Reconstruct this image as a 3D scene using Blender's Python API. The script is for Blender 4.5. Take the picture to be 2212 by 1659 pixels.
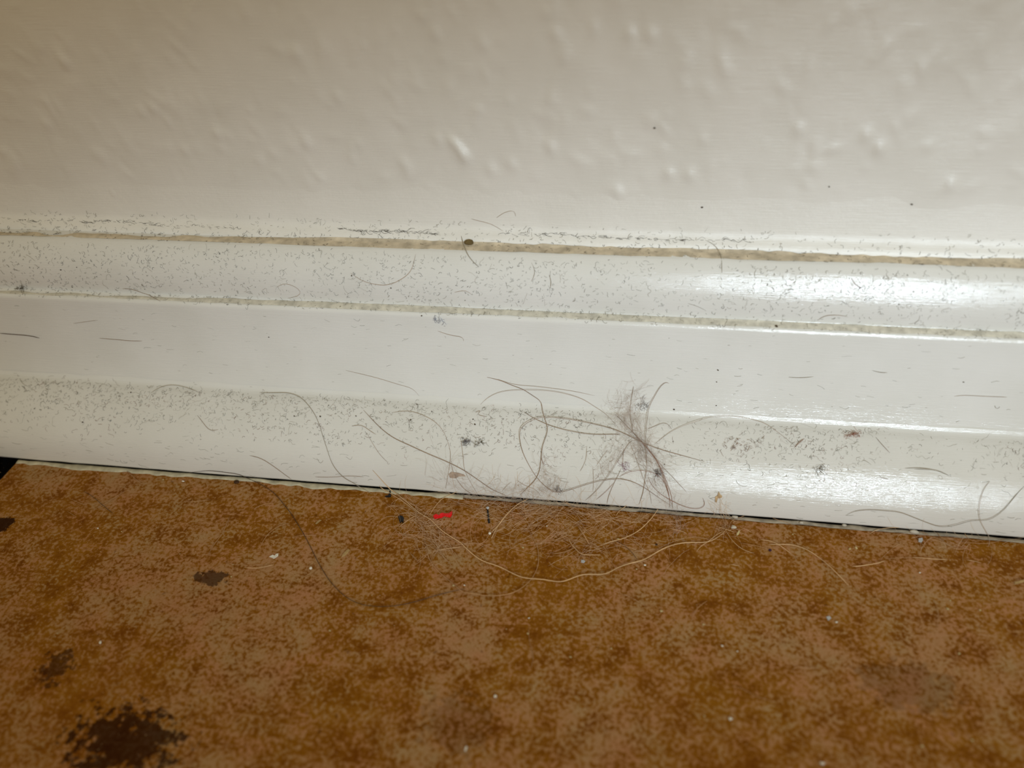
import bpy, math
import numpy as np
from mathutils import Matrix, Vector

# ------------------------------------------------------------------ scene, camera, light (lengths in mm, scaled to metres)
S = 0.001
for o in list(bpy.data.objects):
    bpy.data.objects.remove(o, do_unlink=True)
scene = bpy.context.scene
COL = scene.collection
rng = np.random.default_rng(7)

FPX, CX, CY = 1650.0, 1106.0, 829.5
PITCH = math.radians(38.0)
VP = (-10414.0, 165.0)                      # where the skirting lines meet


def camera_axes():
    X = -np.array([VP[0] - CX, CY - VP[1], FPX])
    X /= np.linalg.norm(X)
    s = -math.sin(PITCH)
    b = math.cos(PITCH)
    for _ in range(60):
        a = -(b * X[1] + s * X[2]) / X[0]
        b = math.sqrt(1 - s * s - a * a)
    Z = np.array([a, b, s])
    return np.array([X, -np.cross(Z, X), Z])    # rows: world axes seen from the camera (right, up, forward)


RW = camera_axes()


def ray(u, v):
    return RW @ np.array([(u - CX) / FPX, -(v - CY) / FPX, 1.0])


_r = ray(1106, 1075)
_t = 130.0 / _r[1]
CAM = np.array([0.0, -161.0, 0.9 - _t * _r[2]])     # the lens, about 14 cm above the tiles

cam_data = bpy.data.cameras.new('camera')
cam_data.sensor_fit = 'HORIZONTAL'
cam_data.sensor_width = 36.0
cam_data.lens = FPX / 2212.0 * 36.0
cam_data.clip_start = 0.005
cam_data.clip_end = 20.0
cam_data.dof.use_dof = True
cam_data.dof.focus_distance = 0.188
cam_data.dof.aperture_fstop = 9.0
cam = bpy.data.objects.new('camera', cam_data)
COL.objects.link(cam)
m = Matrix.Identity(4)
for i in range(3):
    m[i][0], m[i][1], m[i][2] = RW[i][0], RW[i][1], -RW[i][2]
    m[i][3] = CAM[i] * S
cam.matrix_world = m
scene.camera = cam

world = bpy.data.worlds.new('room_light')
scene.world = world
world.use_nodes = True
wbg = world.node_tree.nodes['Background']
wbg.inputs['Color'].default_value = (1.0, 0.82, 0.50, 1)
wbg.inputs['Strength'].default_value = 0.40


def aim(o, target):
    d = Vector(target) - o.location
    o.rotation_euler = d.to_track_quat('-Z', 'Y').to_euler()


# unseen key light, added as a shaped spot on the camera's side, low and from the right of the lens
kd = bpy.data.lights.new('key_spot', 'SPOT')
kd.energy = 14.3
kd.color = (0.77, 0.895, 1.0)
kd.shadow_soft_size = 0.06
kd.spot_size = math.radians(42)
kd.spot_blend = 0.9
key = bpy.data.objects.new('key_spot', kd)
COL.objects.link(key)
key.location = (0.225, -0.60, 0.255)
aim(key, (0.045, -0.02, 0.045))
key.scale = (1.0, 0.30, 1.0)  # beam squashed to an oval so the light fades up the wall

scene.view_settings.view_transform = 'Standard'
scene.view_settings.look = 'None'
scene.view_settings.gamma = 1.0
scene.view_settings.use_curve_mapping = False
scene.view_settings.exposure = 0.0


# ------------------------------------------------------------------ helpers
def lin(r, g, b):
    f = lambda c: (c / 255 / 12.92) if c <= 10 else ((c / 255 + 0.055) / 1.055) ** 2.4
    return (f(r), f(g), f(b), 1.0)


def tag(o, label=None, cat=None, group=None, kind=None):
    if label: o['label'] = label
    if cat: o['category'] = cat
    if group: o['group'] = group
    if kind: o['kind'] = kind
    return o


def mesh_obj(name, verts, faces, mat, parent=None, smooth=True):
    me = bpy.data.meshes.new(name)
    v = np.asarray(verts, float) * S
    me.from_pydata(v.tolist(), [], [list(map(int, f)) for f in faces])
    if smooth:
        me.polygons.foreach_set('use_smooth', [True] * len(me.polygons))
    me.materials.append(mat)
    me.update()
    o = bpy.data.objects.new(name, me)
    COL.objects.link(o)
    if parent is not None:
        o.parent = parent
    return o


def grid_faces(nu, nv, wrap_v=False, off=0):
    f = []
    for i in range(nu - 1):
        for j in range(nv if wrap_v else nv - 1):
            j2 = (j + 1) % nv
            f.append((off + i * nv + j, off + (i + 1) * nv + j, off + (i + 1) * nv + j2, off + i * nv + j2))
    return f


def bez(p0, p1, p2, p3, n):
    t = np.linspace(0, 1, n)[:, None]
    p0, p1, p2, p3 = map(np.array, (p0, p1, p2, p3))
    return ((1 - t) ** 3 * p0 + 3 * (1 - t) ** 2 * t * p1 + 3 * (1 - t) * t * t * p2 + t ** 3 * p3)


def smooth_noise(x, seed, wl):
    """soft 1-D noise of wavelength wl (mm), about -1..1"""
    r = np.random.default_rng(seed)
    k = r.normal(size=4096)
    q = np.asarray(x, float) / wl + 2000.0
    i = np.floor(q).astype(int)
    f = q - i
    f = f * f * (3 - 2 * f)
    return k[i % 4096] * (1 - f) + k[(i + 1) % 4096] * f


# ------------------------------------------------------------------ materials
class NT:
    def __init__(self, name):
        self.m = bpy.data.materials.new(name)
        self.m.use_nodes = True
        self.t = self.m.node_tree
        self.b = self.t.nodes['Principled BSDF']

    def n(self, kind, **kw):
        nd = self.t.nodes.new(kind)
        for k, v in kw.items():
            if k in nd.inputs.keys():
                nd.inputs[k].default_value = v
            else:
                setattr(nd, k, v)
        return nd

    def l(self, a, b):
        self.t.links.new(a, b)

    def coords(self, scale=(1, 1, 1)):
        tc = self.n('ShaderNodeTexCoord')
        mp = self.n('ShaderNodeMapping')
        mp.inputs['Scale'].default_value = scale
        self.l(tc.outputs['Object'], mp.inputs['Vector'])
        return mp.outputs['Vector']

    def noise(self, vec, scale, detail=3.0, rough=0.5, dist=0.0):
        nd = self.n('ShaderNodeTexNoise', Scale=scale, Detail=detail, Roughness=rough, Distortion=dist)
        self.l(vec, nd.inputs['Vector'])
        return nd.outputs['Fac']

    def ramp(self, fac, stops):
        nd = self.n('ShaderNodeValToRGB')
        el = nd.color_ramp.elements
        while len(el) < len(stops):
            el.new(0.5)
        for e, (p, c) in zip(el, stops):
            e.position = p
            e.color = c if len(c) == 4 else (*c, 1)
        self.l(fac, nd.inputs['Fac'])
        return nd.outputs['Color']

    def mixc(self, fac, a, b, mode='MIX'):
        nd = self.n('ShaderNodeMix', data_type='RGBA', blend_type=mode)
        for s, v in ((nd.inputs[0], fac), (nd.inputs[6], a), (nd.inputs[7], b)):
            if isinstance(v, (int, float, tuple)):
                s.default_value = v
            else:
                self.l(v, s)
        return nd.outputs[2]

    def math(self, op, a, b=None, clamp=False):
        nd = self.n('ShaderNodeMath', operation=op, use_clamp=clamp)
        for s, v in ((nd.inputs[0], a), (nd.inputs[1], b)):
            if v is None: continue
            if isinstance(v, (int, float)):
                s.default_value = v
            else:
                self.l(v, s)
        return nd.outputs[0]

    def bump(self, height, strength, dist, prev=None):
        nd = self.n('ShaderNodeBump', Strength=strength, Distance=dist)
        self.l(height, nd.inputs['Height'])
        if prev is not None:
            self.l(prev, nd.inputs['Normal'])
        return nd.outputs['Normal']


def simple(name, col, rough=0.6, var=0.15, scale=900, spec=0.4, trans=0.0):
    t = NT(name)
    v = t.noise(t.coords(), scale, 3)
    c = lin(*col)
    dark = tuple(x * (1 - var) for x in c[:3]) + (1,)
    lite = tuple(min(1, x * (1 + var)) for x in c[:3]) + (1,)
    t.l(t.ramp(v, [(0.3, dark), (0.7, lite)]), t.b.inputs['Base Color'])
    t.b.inputs['Roughness'].default_value = rough
    t.b.inputs['Specular IOR Level'].default_value = spec
    return t.m


def paint_material(name, col_a, col_b, rough, lumps):
    t = NT(name)
    co = t.coords()
    streak = t.coords((11, 300, 300))
    c = t.ramp(t.noise(co, 60, 3), [(0.35, lin(*col_a)), (0.65, lin(*col_b))])
    t.l(c, t.b.inputs['Base Color'])
    sn = t.noise(streak, 14, 4, 0.6)
    r = t.n('ShaderNodeMapRange')
    r.inputs['To Min'].default_value = rough - 0.03
    r.inputs['To Max'].default_value = rough + 0.08
    t.l(sn, r.inputs['Value'])
    t.l(r.outputs[0], t.b.inputs['Roughness'])
    n1 = t.bump(sn, 0.30, 0.00026)
    n2 = t.bump(t.noise(co, 420, 3, 0.55), lumps, 0.00040, n1)
    t.l(n2, t.b.inputs['Normal'])
    t.b.inputs['Specular IOR Level'].default_value = 0.8
    return t.m


M_PAINT = paint_material('gloss_white_paint', (224, 223, 217), (229, 228, 223), 0.11, 0.06)
M_WALL = paint_material('wall_paint', (230, 227, 219), (235, 232, 225), 0.34, 0.10)
M_CAULK = paint_material('caulk_white', (230, 227, 219), (235, 232, 225), 0.40, 0.25)


def tile_material():
    t = NT('mottled_brown_tile')
    co = t.coords()
    big = t.noise(co, 38, 4, 0.6, 0.5)
    mid = t.noise(co, 170, 4, 0.6, 0.2)
    fine = t.noise(co, 1080, 5, 0.62, 0.15)
    grain = t.noise(co, 2600, 3, 0.6)
    ground = t.ramp(t.math('ADD', t.math('MULTIPLY', mid, 0.6), t.math('MULTIPLY', fine, 0.4)),
                    [(0.34, lin(116, 64, 6)), (0.47, lin(142, 90, 14)), (0.62, lin(160, 110, 24))])
    fleck = t.ramp(t.noise(co, 130, 3), [(0.36, lin(202, 150, 116)), (0.52, lin(197, 158, 120)), (0.68, lin(192, 166, 126))])
    fleck = t.mixc(t.math('MULTIPLY', grain, 0.85), fleck, lin(148, 98, 42))
    f = t.math('ADD', fine, t.math('MULTIPLY', t.math('SUBTRACT', big, 0.5), 0.46))
    f = t.math('ADD', f, t.math('MULTIPLY', t.math('SUBTRACT', mid, 0.5), 0.40))
    fm = t.ramp(f, [(0.455, (0, 0, 0)), (0.515, (0.45, 0.45, 0.45)), (0.60, (0.95, 0.95, 0.95))])
    base = t.mixc(fm, ground, fleck)
    redm = t.ramp(t.noise(co, 27, 3, 0.5), [(0.50, (0, 0, 0)), (0.70, (1, 1, 1))])
    base = t.mixc(t.math('MULTIPLY', redm, 0.15), base, lin(146, 82, 26))
    dm = t.ramp(t.noise(co, 420, 5, 0.65, 0.2), [(0.29, (1, 1, 1)), (0.36, (0, 0, 0))])
    base = t.mixc(t.math('MULTIPLY', dm, 0.6), base, lin(84, 38, 1))

    # a few stains in the glaze, each where it lies on the tile (metres)
    geo = t.n('ShaderNodeTexCoord').outputs['Object']
    wob = t.n('ShaderNodeTexNoise', Scale=430.0, Detail=6.0, Roughness=0.65)
    t.l(geo, wob.inputs['Vector'])
    for (sx, sy, rx, ry, amt, cut) in STAINS:
        vm = t.n('ShaderNodeVectorMath', operation='SUBTRACT')
        t.l(geo, vm.inputs[0])
        vm.inputs[1].default_value = (sx * S, sy * S, 0)
        vs = t.n('ShaderNodeVectorMath', operation='MULTIPLY')
        t.l(vm.outputs[0], vs.inputs[0])
        vs.inputs[1].default_value = (1 / (rx * S), 1 / (ry * S), 0)
        ln = t.n('ShaderNodeVectorMath', operation='LENGTH')
        t.l(vs.outputs[0], ln.inputs[0])
        g = t.math('SUBTRACT', 1.0, ln.outputs['Value'], clamp=True)
        g = t.math('ADD', t.math('MULTIPLY', g, 0.55), t.math('MULTIPLY', wob.outputs['Fac'], 0.9))
        k = t.ramp(g, [(cut, (0, 0, 0)), (cut + 0.07, (1, 1, 1))])
        ins = t.math('LESS_THAN', ln.outputs['Value'], 1.0)
        base = t.mixc(t.math('MULTIPLY', t.math('MULTIPLY', k, ins), amt), base, lin(46, 18, 3))
    t.l(base, t.b.inputs['Base Color'])
    t.b.inputs['Roughness'].default_value = 0.52
    t.b.inputs['Specular IOR Level'].default_value = 0.06
    n1 = t.bump(fine, 0.35, 0.00025)
    t.l(t.bump(mid, 0.25, 0.0005, n1), t.b.inputs['Normal'])
    return t.m


# ------------------------------------------------------------------ the moulding section (y into the wall, z up, mm)
QR0 = bez((-31.0, 1.0), (-31.0, 5.2), (-29.7, 12.6), (-18.5, 17.9), 34)             # rounded bottom moulding
FILLET = bez((-18.5, 17.9), (-17.2, 18.2), (-16.45, 18.5), (-16.0, 19.6), 9)
QR = np.vstack([QR0, FILLET[1:]])
FACE = bez((-16.0, 19.6), (-14.6, 24.2), (-13.2, 30.0), (-13.0, 41.2), 30)          # flat face with a cove at its foot
LIP = bez((-13.0, 41.2), (-13.0, 42.0), (-12.6, 42.5), (-11.9, 42.6), 7)
LEDGE = np.array([(-11.9, 42.6), (-10.5, 43.0)])
BEAD = bez((-10.5, 43.0), (-11.5, 46.4), (-10.5, 53.2), (-6.3, 55.8), 26)
TOPL = np.array([(-6.3, 55.8), (-2.6, 55.9)])
CAULK = bez((-2.6, 55.9), (-2.2, 57.6), (-1.0, 57.6), (-0.55, 59.4), 12)
CAULK2 = bez((-0.55, 59.4), (-0.40, 61.2), (-0.12, 65.0), (0.22, 72.0), 12)
BOARD = np.vstack([FACE, LIP[1:], LEDGE[1:], BEAD[1:], TOPL[1:]])
SECTION = np.vstack([[(-1500, 0.0), (-31.0, 0.0)], QR, FACE, LIP[1:], LEDGE[1:], BEAD[1:], TOPL[1:], CAULK[1:], CAULK2[1:7], [(0.0, 67.5), (0.0, 1500.0)]])


def hit(u, v):
    """where the sight line through a photo pixel meets the moulding section, floor or wall; with its normal"""
    d = ray(u, v)
    a = SECTION[:-1]
    e = SECTION[1:] - a
    w = a - CAM[1:]
    den = d[1] * e[:, 1] - d[2] * e[:, 0]
    den = np.where(np.abs(den) < 1e-9, 1e-9, den)
    t = (w[:, 0] * e[:, 1] - w[:, 1] * e[:, 0]) / den
    s = (w[:, 0] * d[2] - w[:, 1] * d[1]) / den
    ok = (t > 1) & (s >= -1e-6) & (s <= 1 + 1e-6)
    t = np.where(ok, t, 1e9)
    i = int(np.argmin(t))
    nrm = np.array([0.0, -e[i][1], e[i][0]])
    nrm /= np.linalg.norm(nrm)
    if nrm @ d > 0:
        nrm = -nrm
    return CAM + t[i] * d, nrm


def pos(u, v):
    return hit(u, v)[0]


_s0 = pos(455, 1248); _s1 = pos(4, 1132); _s2 = pos(270, 1600); _s3 = pos(512, 1042); _s4 = pos(120, 1440)
STAINS = [(_s0[0], _s0[1], 7.5, 3.6, 0.78, 0.68), (_s1[0], _s1[1], 4.0, 4.2, 0.95, 0.60),
          (_s2[0], _s2[1], 27, 16, 0.88, 0.76), (_s4[0], _s4[1], 9, 10, 0.7, 0.78),
          (pos(1960, 1480)[0], pos(1960, 1480)[1], 14, 9, 0.28, 0.64), (pos(990, 1560)[0], pos(990, 1560)[1], 12, 10, 0.25, 0.66)]
M_TILE = tile_material()
M_SCREED = simple('dark_screed', (22, 21, 22), 0.95, 0.3, 300)
M_GROUT = simple('ragged_pale_sealant', (196, 190, 166), 0.8, 0.25, 500)
M_GREYGROUT = simple('dusty_grey_sealant', (158, 148, 130), 0.9, 0.3, 500)

# ------------------------------------------------------------------ structure
xs = np.unique(np.concatenate([np.linspace(-900, -190, 24), np.linspace(-190, 150, 300), np.linspace(150, 900, 26)]))


def extrude(name, section, back, mat, seed, amp):
    """a moulding length: its front section wobbling a little along x, closed behind and at the ends"""
    sec = np.asarray(section)
    nv = len(sec)
    tan = np.gradient(sec, axis=0)
    nor = np.stack([-tan[:, 1], tan[:, 0]], 1)
    nor /= np.linalg.norm(nor, axis=1)[:, None]
    V = []
    ph = np.linspace(0, 5, nv)
    for k, x in enumerate(xs):
        w = amp * (0.6 * smooth_noise(x + 60 * np.floor(ph), seed, 17) + 0.4 * smooth_noise(x + 31 * np.floor(ph * 2), seed + 1, 5))
        w = np.convolve(np.pad(w, 6, mode='edge'), np.ones(13) / 13, mode='valid')
        p = sec + nor * w[:, None]
        V += [(x, a, b) for a, b in p] + [(x, a, b) for a, b in back]
    n2 = nv + len(back)
    F = grid_faces(len(xs), n2, wrap_v=True)
    last = (len(xs) - 1) * n2
    F += [tuple(range(n2)), tuple(last + j for j in reversed(range(n2)))]
    return mesh_obj(name, V, F, mat)


def lump_field(X, Z):
    h = np.zeros_like(X)
    r = np.random.default_rng(11)

    def add(cx, cz, sx, sz, rot, a):
        ix = np.where(np.abs(X[:, 0] - cx) < 3.2 * max(sx, sz))[0]
        iz = np.where(np.abs(Z[0] - cz) < 3.2 * max(sx, sz))[0]
        if len(ix) == 0 or len(iz) == 0: return
        sl = np.ix_(ix, iz)
        dx, dz = X[sl] - cx, Z[sl] - cz
        c, s = math.cos(rot), math.sin(rot)
        p, q = (dx * c + dz * s) / sx, (-dx * s + dz * c) / sz
        h[sl] += a * np.exp(-0.5 * (p * p + q * q))
    for _ in range(3000):
        cz = r.uniform(63, 190)
        fade = min(1.0, max(0.0, (cz - 64) / 7))
        if r.random() > fade: continue
        add(r.uniform(-250, 210), cz, r.uniform(0.45, 1.1), r.uniform(0.6, 1.9), r.normal(0.1, 0.5), r.choice([1, 1, 1, -0.6]) * r.uniform(0.05, 0.22) * fade)
    for _ in range(260):
        add(r.uniform(-250, 210), r.uniform(70, 190), r.uniform(3, 7), r.uniform(3, 8), r.uniform(0, 3), r.normal() * 0.12)
    # the long curved ridge and the nubs beside it
    for (u, v) in [(975, 303), (983, 309), (990, 316), (996, 324), (1001, 332), (1004, 340)]:
        P = pos(u, v)
        add(P[0], P[2], 0.7, 1.0, 0.4, 0.30)
    for (u, v, a) in [(946, 302, .3), (872, 352, .34), (1190, 320, .4), (1335, 415, .4), (1445, 378, .3), (1490, 378, .35), (1872, 293, .35),
                      (1900, 322, .45), (1725, 280, .35), (2055, 400, .4), (330, 232, .4), (305, 240, .3), (470, 290, .35), (662, 310, .35), (640, 110, .3), (140, 135, .4),
                      (100, 268, .3), (400, 325, .3), (730, 210, .3), (245, 421, .3), (940, 72, .3), (1040, 90, .3), (1360, 75, .3), (1200, 75, .3), (1405, 76, .3), (1060, 365, .3), (1105, 355, .3)]:
        P = pos(u, v)
        add(P[0], P[2], 0.8, 1.1, 0.3, a)
    return h


# wall, with the plaster's lumps as real relief
wx = np.unique(np.concatenate([np.linspace(-900, -250, 14), np.linspace(-250, 210, 680), np.linspace(210, 900, 14)]))
wz = np.unique(np.concatenate([[-8, 20, 45], np.linspace(58, 190, 200), np.linspace(200, 1000, 12)]))
WX, WZ = np.meshgrid(wx, wz, indexing='ij')
WH = lump_field(WX, WZ)
WV = np.stack([WX, -WH, WZ], -1).reshape(-1, 3)
nW = len(WV)
WB = np.array([(-900, 0, -8), (900, 0, -8), (900, 0, 1000), (-900, 0, 1000)], float) + np.array([0, 80, 0])
WF = grid_faces(len(wx), len(wz))
c00, c10, c11, c01 = 0, (len(wx) - 1) * len(wz), len(wx) * len(wz) - 1, len(wz) - 1
WF += [(nW, nW + 3, nW + 2, nW + 1), (c00, c01, nW + 3, nW), (c10, nW + 1, nW + 2, c11), (c00, nW, nW + 1, c10), (c01, c11, nW + 2, nW + 3)]
wall = mesh_obj('wall_back', WV, [f[::-1] for f in WF[:-5]] + WF[-5:], M_WALL)
tag(wall, 'off-white painted plaster wall with lumpy orange-peel relief', None, None, 'structure')

# floor: dark screed carrying the tiles
fb = [(-900, -1000, -20), (900, -1000, -20), (900, 0, -20), (-900, 0, -20), (-900, -1000, -8), (900, -1000, -8), (900, 0, -8), (-900, 0, -8)]
floor = mesh_obj('floor', fb, [(3, 2, 1, 0), (4, 5, 6, 7), (0, 1, 5, 4), (1, 2, 6, 5), (2, 3, 7, 6), (3, 0, 4, 7)], M_SCREED, smooth=False)
tag(floor, 'floor of mottled brown ceramic tiles with open dark joints', None, None, 'structure')
JX = pos(35, 994)[0]                       # the joint beside the near tile's corner


def tile(x0, x1, y0, y1):
    b = 0.7
    ins = lambda d: [(x0 + d, y0 + d), (x1 - d, y0 + d), (x1 - d, y1 - d), (x0 + d, y1 - d)]
    V, F = [], []
    for d, z in ((0, -7.9), (0, -b), (0.2, -0.2), (b, 0.0)):
        V += [(x, y, z) for x, y in ins(d)]
    for k in range(3):
        for j in range(4):
            F.append((4 * k + j, 4 * k + (j + 1) % 4, 4 * k + 4 + (j + 1) % 4, 4 * k + 4 + j))
    F += [(3, 2, 1, 0), (12, 13, 14, 15)]
    return mesh_obj('tile', V, F, M_TILE, floor, smooth=False)


TW, TJ = 330.0, 9.0
for ix in (-2, -1, 0, 1):
    for iy in (0, 1, 2):
        x0 = max(JX + ix * (TW + TJ), -895)
        x1 = min(JX + ix * (TW + TJ) + TW, 895)
        y1 = -31.2 - iy * (TW + TJ)
        y0 = max(y1 - TW, -995)
        tile(x0, x1, y0, y1)

qr = extrude('trim_1', QR, [(-15.3, 20.3), (-14.2, 19.3), (-13.8, 1.0)], M_PAINT, 21, 0.10)
tag(qr, 'rounded white bottom moulding along the tiles, dusty on its top', None, None, 'structure')
bb = extrude('baseboard_back', BOARD, [(-1.0, 55.9), (-1.0, 1.2), (-13.0, 1.2), (-14.0, 16.5), (-15.8, 18.0)], M_PAINT, 31, 0.08)
tag(bb, 'glossy white painted baseboard with flat face and convex upper bead', None, None, 'structure')
ck = extrude('trim_2', np.vstack([CAULK, CAULK2[1:]]), [(0.8, 72.0), (0.8, 54.5), (-2.6, 54.5)], M_CAULK, 41, 0.10)
tag(ck, 'cracked white caulk line where the baseboard meets the wall', None, None, 'structure')


def strip(name, x0, x1, yb, wmean, wamp, z0, hz, mat, seed, step=0.5):
    """a ragged bead of sealant lying along the tile edge"""
    X = np.arange(x0, x1, step)
    w = np.clip(wmean + wamp * (0.55 * smooth_noise(X, seed, 9) + 0.45 * smooth_noise(X, seed + 1, 2.2)), 0.25, None)
    hh = hz * np.clip(1 + 0.35 * smooth_noise(X, seed + 2, 4), 0.35, 1.7)
    V = []
    for x, ww, h in zip(X, w, hh):
        for q, g in ((0, -0.7), (0, 0.75), (0.25, 1.0), (0.7, 0.8), (0.95, 0.45), (1, -0.4)):
            V.append((x, yb - ww * q, z0 + h * g if g > 0 else z0 + g))
    F = grid_faces(len(X), 6, wrap_v=True)
    L = (len(X) - 1) * 6
    F += [tuple(range(6)), tuple(L + j for j in reversed(range(6)))]
    return mesh_obj(name, V, F, mat)


xa, xb = JX + 0.6, pos(1000, 1060)[0]
tag(strip('trim_3', xa, xb, -30.75, 1.45, 0.50, 0.0, 0.34, M_GROUT, 51), 'ragged pale sealant strip between brown tile and bottom moulding', None, None, 'structure')
tag(strip('trim_4', xb, 880, -30.75, 0.75, 0.28, 0.0, 0.40, M_GREYGROUT, 61), 'dusty grey stretch of sealant along the foot of the moulding', None, None, 'structure')


# ------------------------------------------------------------------ hairs and fibres
def catmull(P, step):
    P = np.asarray(P, float)
    if len(P) == 2:
        n = max(4, int(np.linalg.norm(P[1] - P[0]) / step))
        return P[0] + (P[1] - P[0]) * np.linspace(0, 1, n)[:, None]
    Q = np.vstack([2 * P[0] - P[1], P, 2 * P[-1] - P[-2]])
    out = []
    for i in range(1, len(Q) - 2):
        n = max(2, int(np.linalg.norm(Q[i + 1] - Q[i]) / step))
        t = np.linspace(0, 1, n, endpoint=False)[:, None]
        a, b, c, d = Q[i - 1], Q[i], Q[i + 1], Q[i + 2]
        out.append(0.5 * (2 * b + (c - a) * t + (2 * a - 5 * b + 4 * c - d) * t ** 2 + (3 * b - a - 3 * c + d) * t ** 3))
    out.append(P[-1:])
    return np.vstack(out)


def tube(P, N, rad, sides, taper=True):
    P = np.asarray(P)
    n = len(P)
    T = np.gradient(P, axis=0)
    T /= np.linalg.norm(T, axis=1)[:, None] + 1e-12
    B = np.cross(T, N)
    B /= np.linalg.norm(B, axis=1)[:, None] + 1e-12
    U = np.cross(B, T)
    r = np.full(n, rad)
    if taper:
        e = np.linspace(0, 1, n)
        r = rad * np.clip(np.minimum(e, 1 - e) * 9 + 0.35, 0, 1)
    V = []
    for k in range(sides):
        a = 2 * math.pi * k / sides
        V.append(P + (U * math.cos(a) + B * math.sin(a)) * r[:, None])
    V = np.stack(V, 1).reshape(-1, 3)
    F = grid_faces(n, sides, wrap_v=True)
    F += [tuple(range(sides)), tuple((n - 1) * sides + j for j in reversed(range(sides)))]
    return V, F


def trace(px, rad, lift, step=7.0):
    q = catmull(px, step)
    n = len(q)
    P, N = [], []
    for k, (u, v) in enumerate(q):
        p, nn = hit(u, v)
        P.append(p + nn * (rad + 0.10 + lift * math.sin(math.pi * k / max(1, n - 1))))
        N.append(nn)
    P, N = np.array(P), np.array(N)
    for _ in range(2):
        P[1:-1] = 0.25 * P[:-2] + 0.5 * P[1:-1] + 0.25 * P[2:]
        N[1:-1] = 0.25 * N[:-2] + 0.5 * N[1:-1] + 0.25 * N[2:]
    N /= np.linalg.norm(N, axis=1)[:, None]
    return P, N


def hair_mat(name, col, rough=0.45):
    return simple(name, col, rough, 0.2, 250, 0.5)


HM = {'D': hair_mat('dark_brown_hair', (62, 38, 22)), 'M': hair_mat('brown_hair', (152, 128, 110)), 'B': hair_mat('blond_hair', (220, 184, 138)),
      'F': hair_mat('faded_fair_hair', (182, 140, 96)), 'G': hair_mat('grey_hair', (158, 150, 134)), 'P': hair_mat('pale_brown_hair', (184, 166, 150)),
      'R': hair_mat('reddish_hair', (150, 104, 84))}
# magnified views of the photo the hairs were read from: origin and magnification
VIEW = {'A': (0, 380, 2.765), 'B': (700, 380, 2.765), 'C': (1412, 380, 2.765), 'E': (500, 780, 2.765), 'F': (1000, 780, 2.765),
        'G': (1412, 780, 2.765), 'I': (700, 1100, 2.968), 'J': (1412, 1100, 2.765), '1': (0, 960, 5.53), '2': (300, 960, 5.53),
        '3': (700, 960, 5.53), '4': (1000, 960, 5.53), '5': (1250, 800, 5.53), '6': (1350, 980, 5.53), '7': (1812, 980, 5.53), '8': (950, 780, 5.53)}


def pxs(spec):
    out = []
    for view, pts in spec:
        ox, oy, k = VIEW[view]
        out += [(ox + a / k, oy + b / k) for a, b in pts]
    return out


def hair(spec, mat, rad, label, group=None, lift=0.15, name='hair'):
    rad *= 1.0 if mat in 'BF' else 0.82
    P, N = trace(pxs(spec), rad, lift)
    V, F = tube(P, N, rad, 6)
    return tag(mesh_obj(name, V, F, HM[mat]), label, 'hair', group)


FLOORMARKS = {'red scrap': (957, 1117), 'jagged white chip': (593, 1202), 'blocky black crumb': (866, 1124), 'comma-shaped black crumb': (840, 1070), 'black sliver': (1054, 1113),
              'pointed husk': (747, 1196), 'bluish white chip': (1260, 1213), 'tan twig': (1258, 1157), 'cream angular crumb': (1594, 1152), 'purple speck': (1663, 1189), 'two cream crumbs': (1842, 1186),
              'grey-white cube chip': (1987, 1168), 'forked straw piece': (2200, 1257), 'lone white bead': (1070, 1505), 'short white sliver': (1007, 1617), 'dim white grain': (218, 1389),
              'U-shaped fair hair': (1080, 1281), 'dark sweeping hair': (815, 1310), 'dark brown crumb': (512, 1042), 'open tile joint': (20, 1010)}
MOULDMARKS = {'open ring hair': (1125, 960), 'dark bluish lint': (1008, 955), 'fluffy tuft': (1370, 930), 'chipped paint spot': (1552, 1072), 'brown scuff': (985, 1026), 'reddish fuzzy patch': (1600, 965),
              'rusty lint': (1842, 940), 'grey wavy hair': (2000, 1120), 'bending grey-brown hair': (680, 930), 'pink lint knot': (1349, 1010), 'slanting straight hair': (900, 980)}
FACEMARKS = {'groove crumb': (1015, 523), 'bluish lint speck': (947, 690), 'dark straight hair': (40, 722), 'grey lint lump': (45, 625), 'spidery lint': (1389, 875), 'faint long hair': (1150, 832),
             'rusty lint': (1842, 940), 'bending grey-brown hair': (640, 850), 'open ring hair': (1125, 960)}


def whereabouts(c, marks):
    o = sorted(marks, key=lambda k: (marks[k][0] - c[0]) ** 2 + (marks[k][1] - c[1]) ** 2)
    return 'by the %s, towards the %s' % (o[0], o[1])


def describe(p, kind, marks):
    q = catmull(p, 6.0)
    L = np.linalg.norm(np.diff(q, axis=0), axis=1).sum()
    bend = L / max(1.0, np.linalg.norm(q[-1] - q[0]))
    return '%s %s %s %s' % ('short' if L < 55 else 'medium' if L < 110 else 'long', 'straight' if bend < 1.012 else 'bent' if bend < 1.07 else 'curled', kind, whereabouts(q.mean(0), marks))


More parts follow.
